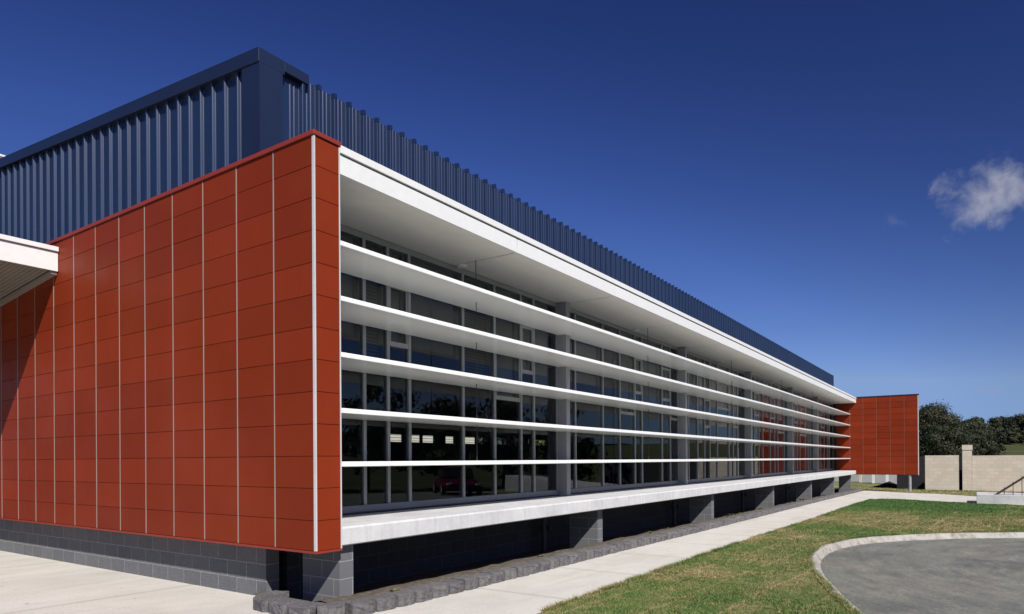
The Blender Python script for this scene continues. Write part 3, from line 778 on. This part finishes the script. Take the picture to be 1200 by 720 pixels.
# pale wall sections seen under the far red wall
labs = ['pale grey block wall section seen under the far red wall, nearest the dark wall', 'pale grey block wall section seen under the middle of the far red wall',
        'pale grey block wall section seen under the left part of the far red wall', 'pale grey block wall section seen just past the last block pier']
for (xa, ya, yb), lab in zip([(53.5, -1.9, -.02), (55.6, -.3, 1.13), (57.7, .85, 2.33), (60.0, 2.0, 5.2)], labs):
    m = MB(); m.box(xa, xa+.2, ya, yb, zg(55)-.6, .7); tag(m.build('block_wall', M['greyX'], loc=(xa, ya, zg(55)-.6)), lab, 'wall')
for (xa, ya), mt, lab in zip([(53.3, -.08), (55.4, 1.08), (57.5, 2.25)], ('white', 'white', 'tanX'), ('white post of the pale wall, right of the other two under the far red wall', 'white post of the pale wall, middle one of three under the far red wall', 'tan post of the pale wall, left one of three under the far red wall')):
    m = MB(); m.box(xa-.08, xa+.08, ya-.09, ya+.09, zg(55)-.5, .75); m.box(xa-.1, xa+.1, ya-.11, ya+.11, .752, .8)
    tag(m.build('wall_post', M[mt], loc=(xa, ya, zg(55)-.5)), lab, 'post')
m = MB(); q0 = 16  # near-black mound added for the shadow on the grass under the far wall
for i in range(7):
    t_ = i/6
    for j in range(q0):
        an = 2*math.pi*j/q0; rr = (1-t_)*(1+.25*noise.noise((math.cos(an)*1.5, math.sin(an)*1.5, i*.4)))
        m.v.append((45.0+.8*rr*math.cos(an), -1.0+.95*rr*math.sin(an), zg(45)-.03+.42*t_**.8+.05*noise.noise((j*.9, i*.8, 2))))
for i in range(6):
    for j in range(q0):
        m.f.append((i*q0+j, i*q0+(j+1) % q0, (i+1)*q0+(j+1) % q0, (i+1)*q0+j)); m.c.append(None)
t = NT('mound_shadow_tone'); M['mound_shade'] = t.done(t.ramp(t.noise(9, 6, .7), [(.3, (.012, .011, .010)), (.7, (.04, .035, .03))]), .95, 0, .1)
tag(m.build('shadow_mound', M['mound_shade'], loc=(45, -1, zg(45))), 'small dark mound standing in for the shadow on the grass under the far red wall', 'shadow stand-in')
m = MB(); m.box(24, 36, 24, 24.3, -1.2, 4); k = 0
z = -1
while z < 4: m.prism([(23.99, z), (23.96, z+.005), (23.99, z+.16)], 0, 12, 34); z += .17
m.box(12, 34, 24, 24.2, -1.2, 4); m.v = m.v[8:]; m.f = [tuple(i-8 for i in f) for f in m.f[6:]]; m.c = m.c[6:]
o = m.build('boarded_wall', M['cream'], loc=(28, 24, -1.2)); tag(o, 'cream horizontal boarded wall glimpsed in bright strips through the nearest windows', 'wall')

zr = zg(27)
m = MB(); m.prism([(-5.65, zr-.2), (-5.65, zr+.36), (-7.3, zr+.345), (-14, zr+.9), (-14, zr-.2)], 0, 26.95, 29.2)
o = m.build('ramp', M['concrete'], loc=(27, -6, zr-.2), bevel=.01); tag(o, 'low grey concrete ramp block at the right edge, below the brown handrail', 'ramp')
h = empty('handrail', (27.3, -6.3, zr+.35), label='brown steel handrail sloping up to the right on the concrete ramp', cat='handrail')
def hp(mb, name): o = mb.build(name, M['brownsteel'], h); o.location = (-27.3, 6.3, -(zr+.35)); return o
hx = 27.25
m = MB()
a = Vector((hx, -6.27, zr+.36)); b_ = Vector((hx, -8.2, zr+1.87))
d = (b_-a); pn = Vector((0, -d.z, d.y)).normalized()*.036
m.prism([((a+pn).y, (a+pn).z), ((b_+pn).y, (b_+pn).z), ((b_-pn).y, (b_-pn).z), ((a-pn).y, (a-pn).z)], 0, hx-.035, hx+.035)
hp(m, 'rail')
m = MB(); m.box(hx-.06, hx+.06, -6.33, -6.21, zr+.3, zr+.385); hp(m, 'base_plate')
for q in (.13, .27, .41, .55, .69, .82):
    c_ = a.lerp(b_, q); m = MB(); m.box(hx-.011, hx+.011, c_.y-.011, c_.y+.011, zr+.34, c_.z+.09 if q < .5 else c_.z); hp(m, 'baluster')
m = MB(); m.box(hx-.04, hx+.04, -7.30, -7.22, zr+.2, zr+1.7); hp(m, 'post')

# ------------------------------------------------------------------ trees
def tree(name, x, y, z0, height, rx, lab, leaf='leaf_dark', n=5000, lsize=.2, trunk=.3, base=.12, seed=1, ry=None, group=None, bark='bark', clumps=34):
    q = np.random.default_rng(seed); ry = ry or rx
    root = empty(name, (x, y, z0), label=lab, cat='tree', group=group)
    tm = MB(); top = height*.72
    wob = [(q.uniform(-.15, .15)*rx*i/4, q.uniform(-.15, .15)*rx*i/4) for i in range(5)]
    pts = [(wob[i][0], wob[i][1], top*i/4-.3*(i == 0)) for i in range(5)]
    tm.tube(pts, [trunk*height*.06*(1-.2*i) for i in range(5)], 8)
    # crown: leaf clumps set round an uneven dome
    C_ = []; 
    for k in range(clumps):
        u = q.random(); zz = base + (1-base)*u**.85
        prof_ = math.sin(math.pi*min(1, max(.0, (zz-base+.16)/(1.17-base))))**.62
        a = q.uniform(0, 2*math.pi); rr = math.sqrt(q.uniform(.18, 1))*prof_
        cx_, cy_, cz_ = math.cos(a)*rr*rx*.82, math.sin(a)*rr*ry*.82, height*(zz*.9+.02)
        C_.append((cx_, cy_, cz_, q.uniform(.2, .36)*min(rx, height*.5), q.uniform(-.22, .22)))
    for k in range(0, clumps, 3):
        cx_, cy_, cz_, cr_, _ = C_[k]; s0 = min(cz_*.55, top*.8); i0 = s0/top*4; i_ = min(3, int(i0)); f_ = i0-i_
        p0 = tuple(pts[i_][w]*(1-f_)+pts[i_+1][w]*f_ for w in range(3))
        tm.tube([p0, ((p0[0]+cx_)/2, (p0[1]+cy_)/2, (p0[2]+cz_)/2+.05*height), (cx_, cy_, cz_)], [trunk*height*.022, trunk*height*.014, trunk*height*.005], 5)
    tm.build('trunk', M[bark], root, smooth=True)
    per = n//clumps; cen = []; nrm = []; tn = []
    for (cx_, cy_, cz_, cr_, tt) in C_:
        dd = q.normal(size=(per, 3)); dd /= np.linalg.norm(dd, axis=1)[:, None]
        r_ = q.random(per)**.45*cr_*(1+np.clip(.2*q.normal(size=per), -.4, .12))
        P_ = dd*r_[:, None]*np.array([1.15, 1.15, .78])+np.array([cx_, cy_, cz_])
        cen.append(P_); nrm.append(dd+np.array([cx_/rx, cy_/ry, (cz_/height-.45)])*.7+q.normal(size=(per, 3))*.42); tn.append(np.clip(.48+tt+q.normal(size=per)*.11, 0, 1))
    P_ = np.concatenate(cen); N_ = np.concatenate(nrm); tn = np.concatenate(tn)
    ok = P_[:, 2] > .1; P_, N_, tn = P_[ok], N_[ok], tn[ok]
    N_ /= np.linalg.norm(N_, axis=1)[:, None]
    A_ = np.cross(N_, q.normal(size=N_.shape)); A_ /= np.linalg.norm(A_, axis=1)[:, None]+1e-9; B_ = np.cross(N_, A_)
    s_ = lsize*q.uniform(.45, 1.15, len(P_))[:, None]
    V = np.stack([P_-A_*s_*.5, P_+B_*s_*.32, P_+A_*s_*.5, P_-B_*s_*.32], 1).reshape(-1, 3)
    fast_mesh('crown', V, np.arange(len(V)).reshape(-1, 4), M[leaf], tone=tn, parent=root)
    return root
tz = lambda x, y: terrain(x, y)
tree('broad_tree', 78, -1.9, tz(78, -2), 7.95, 3.7, 'big dark bushy tree beside the far red wall, the largest in view', 'leaf_dark', 64000, .19, base=.02, seed=4, clumps=120, bark='barkpale')
tree('broad_tree', 83, 2.4, tz(83, 2), 6.6, 3.4, 'dark tree mostly hidden behind the far red wall', 'leaf_dark', 7000, .30, base=.02, seed=9, clumps=40)
tree('broad_tree', 92, -5.3, tz(92, -5), 6.9, 2.5, 'dark rounded tree right of the biggest tree, above the pillar', 'leaf_dark', 26000, .21, base=.02, seed=5, clumps=64)
tree('broad_tree', 86, -4.5, tz(86, -4.5), 6.5, 2.3, 'dark tree crowded between the biggest tree and the one above the pillar', 'leaf_dark', 20000, .2, base=.02, seed=61, clumps=56)
tree('broad_tree', 99, -6.0, tz(99, -6), 6.3, 2.3, 'lower dark tree crowded behind the tree above the pillar', 'leaf_dark', 16000, .22, base=.02, seed=62, clumps=50)
tree('broad_tree', 106, -5.6, tz(106, -6), 7.2, 2.3, 'dark tree at the left edge of the grassy slope', 'leaf_mid', 14000, .26, base=.03, seed=6, clumps=50)
tree('broad_tree', 112, -7.9, tz(112, -8), 6.2, 1.2, 'thin dark tree standing at the foot of the grassy slope', 'leaf_mid', 4500, .24, base=.3, seed=16, clumps=22)
far = [(205, -8.5, 7.4, 4.2, 'leaf_dark', 'dark tree at the left end of the far row on the slope'), (212, -13.0, 7.0, 4.0, 'leaf_mid', 'second tree of the far row on the slope, olive green'),
       (208, -16.6, 7.0, 3.6, 'leaf_dark', 'rounded dark tree in the middle of the far row on the slope'), (216, -19.5, 7.8, 3.8, 'leaf_mid', 'tall tree near the right edge of the far row'),
       (196, -17.2, 3.6, 2.1, 'leaf_pale', 'pale green bush in front of the far row of trees'), (188, -19.6, 4.6, 2.6, 'leaf_dark', 'dark low tree at the right edge of the slope'),
       (200, -12.2, 4.4, 2.6, 'leaf_dark', 'low dark tree in front of the far row on the slope'), (207, -10.8, 7.2, 4.2, 'leaf_dark', 'dark broad tree of the far row, partly behind the low dark tree'), (211, -15.0, 7.8, 4.2, 'leaf_dark', 'tallest dark tree of the far row on the slope'), (213, -21.4, 7.4, 4.0, 'leaf_dark', 'dark tree of the far row at the picture edge, above the low tree'),
       (214, -24, 7.4, 4.0, 'leaf_dark', 'dark tree of the far row running out of the picture')]
for i, (x, y, hh, rr, lf, lab) in enumerate(far):
    tree('far_tree', x, y, tz(x, y)-.3, hh, rr, lab, lf, 7000, .42, base=.04, seed=20+i, clumps=30, group='trees on the far slope')
m = MB(); m.box(-.05, .05, -.05, .05, -.2, 2.6); m.box(-.04, .04, -.35, .35, 2.2, 2.27)
o = m.build('fence_post', M['brownsteel']); o.location = (104, -8.6, tz(104, -8.6)); tag(o, 'thin dark post standing on the grassy slope behind the wall', 'post')
# trees across the road, seen mirrored in the glass
for i, (x, y, hh, rr) in enumerate([(28, -25, 7.6, 3.9), (33, -23.5, 6.6, 3.6), (35, -19.8, 7.4, 3.6), (41, -18.4, 6.6, 3.3), (22, -29, 7.4, 4.0)]):
    lab = ['broad tree across the road, mirrored in the nearest panes', 'tallest tree across the road, mirrored in the first window bay', 'spreading tree across the road, mirrored beside the first column',
           'low tree across the road, mirrored in the second window bay', 'bushy tree across the road, mirrored at the left end of the glass'][i]
    tree('street_tree', x, y, tz(x, y), hh, rr, lab, 'leaf_mid', 3000, .45, base=.12, seed=40+i, clumps=30, group='trees across the road')
for q_, (x, lab) in enumerate([(39.6, 'leafy tree behind the building, glimpsed through the back slot window next to the cream wall'), (44.2, 'leafy tree behind the building, middle one glimpsed through the back slot window'), (48.8, 'leafy tree behind the building, last one glimpsed through the back slot window')]):
    tree('broad_tree', x, 26, tz(x, 26), 6.5, 3.4, lab, 'leaf_pale', 3500, .45, base=.02, seed=77+q_, clumps=36)
# forested ridge behind the road
V = []; nx_, nz_ = 160, 10
m = MB()
for i in range(nx_+1):
    x = -300+900*i/nx_
    hgt = 17+5*noise.noise((x*.012, 0, 0))+3*noise.noise((x*.05, 3, 0))+2.0*noise.noise((x*.22, 1, 0))
    for j in range(nz_+1):
        t_ = j/nz_; m.v.append((x+3*noise.noise((x*.1, j, 5)), -215-60*t_+4*noise.noise((x*.15, j*.8, 9)), -2+hgt*math.sin(t_*math.pi/2)+1.5*noise.noise((x*.3, j*2, 2))))
for i in range(nx_):
    for j in range(nz_):
        a = i*(nz_+1)+j; m.f.append((a, a+nz_+1, a+nz_+2, a+1)); m.c.append(None)
tag(m.build('wooded_ridge', M['ridge']), kind='structure')

# red car parked across the road (shows in the glass only)
car = empty('parked_car', (24.6, -15.9, zg(25)-.10), R(130), label='red hatchback parked across the road, mirrored in the lower panes of the nearest window', cat='car')
def cpart(mb, name, mat, parent=None, **k): return mb.build(name, M[mat], parent or car, **k)
bm = bmesh.new()
secs = [(-2.02, .32, .66, .62), (-1.9, .24, .86, .78), (-1.3, .2, .93, .84), (-.4, .2, .96, .85), (.7, .2, .95, .85), (1.4, .2, .82, .83), (1.95, .26, .68, .74), (2.08, .36, .56, .6)]
ring = []
for (x, z0, z1, w) in secs:
    ring.append([bm.verts.new(p) for p in ((x, -w*.9, z0), (x, -w, z0+.15), (x, -w, z0+(z1-z0)*.7), (x, -w*.88, z1), (x, w*.88, z1), (x, w, z0+(z1-z0)*.7), (x, w, z0+.15), (x, w*.9, z0))])
for a, b_ in zip(ring[:-1], ring[1:]):
    for i in range(8): bm.faces.new((a[i], a[(i+1) % 8], b_[(i+1) % 8], b_[i]))
bm.faces.new(ring[0][::-1]); bm.faces.new(ring[-1])
bmesh.ops.recalc_face_normals(bm, faces=bm.faces); me = bpy.data.meshes.new('body'); bm.to_mesh(me); bm.free(); me.materials.append(M['carpaint'])
o = bpy.data.objects.new('body', me); COL.objects.link(o); o.parent = car; o.modifiers.new('s', 'SUBSURF').levels = 2; o.modifiers['s'].render_levels = 2
m = MB(); m.prism([(-1.75, .90), (-1.35, 1.40), (.05, 1.43), (.85, .93)], 1, -.66, .66); cpart(m, 'cabin_glass', 'carglass', bevel=.08)
m = MB(); m.prism([(-1.42, 1.36), (-1.3, 1.46), (0, 1.48), (.12, 1.40)], 1, -.62, .62); cpart(m, 'roof', 'carpaint', bevel=.04)
for x in (-1.28, 1.3):
    for y in (-.80, .80):
        m = MB(); m.tube([(x, y-.1, .32), (x, y+.1, .32)], .32, 20); w = cpart(m, 'wheel', 'tyre')
        m = MB(); m.tube([(x, y-.105, .32), (x, y+.105, .32)], .2, 16); m.build('rim', M['galv'], w)
for y in (-.6, .6):
    m = MB(); m.box(1.93, 2.06, y-.14, y+.14, .56, .67); cpart(m, 'headlight', 'lamp', bevel=.02)

# ------------------------------------------------------------------ light, sky, camera
sd = Vector((-.66, -1.0, 1.1)).normalized()
elev = math.asin(sd.z); rot = math.atan2(sd.x, sd.y)
sun = bpy.data.lights.new('sun', 'SUN'); sun.energy = 5.0; sun.angle = R(.53); sun.color = (1, .955, .89)
so = bpy.data.objects.new('sun', sun); COL.objects.link(so); so.location = (-20, -40, 40)
so.rotation_euler = (-sd).to_track_quat('-Z', 'Y').to_euler()
w = bpy.data.worlds.new('World'); scn.world = w; w.use_nodes = True; nt = w.node_tree
bg = nt.nodes['Background']; sky = nt.nodes.new('ShaderNodeTexSky'); sky.sky_type = 'NISHITA'; sky.sun_disc = False
sky.sun_elevation = elev; sky.sun_rotation = rot; sky.altitude = 600; sky.air_density = 1.0; sky.dust_density = .25; sky.ozone_density = 4.0
def wn(t, **k):
    x = nt.nodes.new(t)
    for a, v in k.items(): setattr(x, a, v)
    return x
hs = wn('ShaderNodeHueSaturation'); hs.inputs['Saturation'].default_value = 1.0; hs.inputs['Value'].default_value = 1.0
tc = wn('ShaderNodeTexCoord'); dirv = tc.outputs['Generated']
dt = wn('ShaderNodeVectorMath', operation='DOT_PRODUCT'); nt.links.new(dirv, dt.inputs[0]); dt.inputs[1].default_value = sd
def wm(op, a, b=None, clamp=False):
    x = wn('ShaderNodeMath', operation=op, use_clamp=clamp)
    for i, q in enumerate((a, b)):
        if q is None: continue
        if isinstance(q, (int, float)): x.inputs[i].default_value = q
        else: nt.links.new(q, x.inputs[i])
    return x.outputs[0]
c2 = wm('MULTIPLY', dt.outputs['Value'], dt.outputs['Value'])
pol = wm('MULTIPLY', wm('SUBTRACT', 1, wm('MULTIPLY', wm('DIVIDE', wm('SUBTRACT', 1, c2), wm('ADD', 1, c2)), .66)), 1.98, True)   # skylight is polarised most at 90 degrees from the sun
sp_ = wn('ShaderNodeSeparateColor'); nt.links.new(sky.outputs[0], sp_.inputs[0]); cb_ = wn('ShaderNodeCombineColor')
for i, (ex, k) in enumerate(((1.58, .46), (1.48, .44), (1.22, .89))):       # polarising filter: deeper blue away from the horizon
    p0 = wn('ShaderNodeMath', operation='MINIMUM'); nt.links.new(sp_.outputs[i], p0.inputs[0]); p0.inputs[1].default_value = (3.5, 5.35, 6.9)[i]
    p1 = wn('ShaderNodeMath', operation='POWER'); nt.links.new(p0.outputs[0], p1.inputs[0]); p1.inputs[1].default_value = ex
    p2 = wn('ShaderNodeMath', operation='MULTIPLY'); nt.links.new(p1.outputs[0], p2.inputs[0]); p2.inputs[1].default_value = k
    p3 = wn('ShaderNodeMath', operation='MULTIPLY'); nt.links.new(p2.outputs[0], p3.inputs[0]); nt.links.new(pol, p3.inputs[1])
    nt.links.new(p3.outputs[0], cb_.inputs[i])
nt.links.new(cb_.outputs[0], hs.inputs['Color'])
# clouds: wisps laid in sky directions
def cloud(prev, center, radius, scale, lo, hi, amount, colr, stretch=(1, 1, 1)):
    mp = wn('ShaderNodeVectorMath', operation='SUBTRACT'); nt.links.new(dirv, mp.inputs[0]); mp.inputs[1].default_value = center
    ms = wn('ShaderNodeVectorMath', operation='MULTIPLY'); nt.links.new(mp.outputs[0], ms.inputs[0]); ms.inputs[1].default_value = stretch
    ln = wn('ShaderNodeVectorMath', operation='LENGTH'); nt.links.new(ms.outputs[0], ln.inputs[0])
    fall = wn('ShaderNodeMapRange'); nt.links.new(ln.outputs['Value'], fall.inputs[0]); fall.inputs[1].default_value = 0; fall.inputs[2].default_value = radius; fall.inputs[3].default_value = 1; fall.inputs[4].default_value = 0
    no = wn('ShaderNodeTexNoise'); no.inputs['Scale'].default_value = scale; no.inputs['Detail'].default_value = 10; no.inputs['Roughness'].default_value = .58; no.inputs['Distortion'].default_value = .25
    nt.links.new(dirv, no.inputs['Vector'])
    ad = wn('ShaderNodeMath', operation='MULTIPLY_ADD'); nt.links.new(fall.outputs[0], ad.inputs[0]); ad.inputs[1].default_value = .55; nt.links.new(no.outputs['Fac'], ad.inputs[2])
    rm = wn('ShaderNodeMapRange', interpolation_type='SMOOTHSTEP'); nt.links.new(ad.outputs[0], rm.inputs[0]); rm.inputs[1].default_value = lo; rm.inputs[2].default_value = hi; rm.inputs[3].default_value = 0; rm.inputs[4].default_value = amount
    cut = wn('ShaderNodeMapRange', interpolation_type='SMOOTHSTEP'); nt.links.new(fall.outputs[0], cut.inputs[0]); cut.inputs[1].default_value = 0; cut.inputs[2].default_value = .25
    mu = wn('ShaderNodeMath', operation='MULTIPLY'); nt.links.new(rm.outputs[0], mu.inputs[0]); nt.links.new(cut.outputs[0], mu.inputs[1])
    mx = wn('ShaderNodeMix', data_type='RGBA'); nt.links.new(mu.outputs[0], mx.inputs[0]); nt.links.new(prev, mx.inputs[6]); mx.inputs[7].default_value = (*colr, 1)
    return mx.outputs[2]
c = hs.outputs[0]
CL = (6.0, 6.2, 7.3)
c = cloud(c, (.952, -.010, .300), .110, 30, .70, 1.20, .82, CL, (1, 1, 1.8))
c = cloud(c, (.9536, .0826, .2897), .04, 40, .78, 1.15, .09, CL, (1, 1, 2))
c = cloud(c, (.9966, -.0168, .0804), .035, 20, .75, 1.1, .35, (4.2, 4.9, 7.0), (1, 1, 2.5))
nt.links.new(c, bg.inputs['Color']); bg.inputs['Strength'].default_value = .05

cam = bpy.data.cameras.new('camera'); co = bpy.data.objects.new('camera', cam); COL.objects.link(co)
r2 = Vector((.56555889, -.82468465, -.00619459)); u2 = Vector((.00252943, -.00577665, .99998012)); v2 = Vector((.82470403, .56556332, .00118105))
co.matrix_world = Matrix(((r2.x, u2.x, -v2.x, -4.6774), (r2.y, u2.y, -v2.y, -5.689), (r2.z, u2.z, -v2.z, .9628), (0, 0, 0, 1)))
cam.sensor_width = 36; cam.lens = 795.5774/1200*36; cam.shift_y = (538.32-360)/1200; cam.clip_end = 4000; cam.clip_start = .05
scn.camera = co
vs = scn.view_settings; vs.view_transform = 'Standard'; vs.look = 'None'; vs.exposure = .45; vs.gamma = 1; vs.use_curve_mapping = False
scn.cycles.max_bounces = 8; scn.cycles.transparent_max_bounces = 12
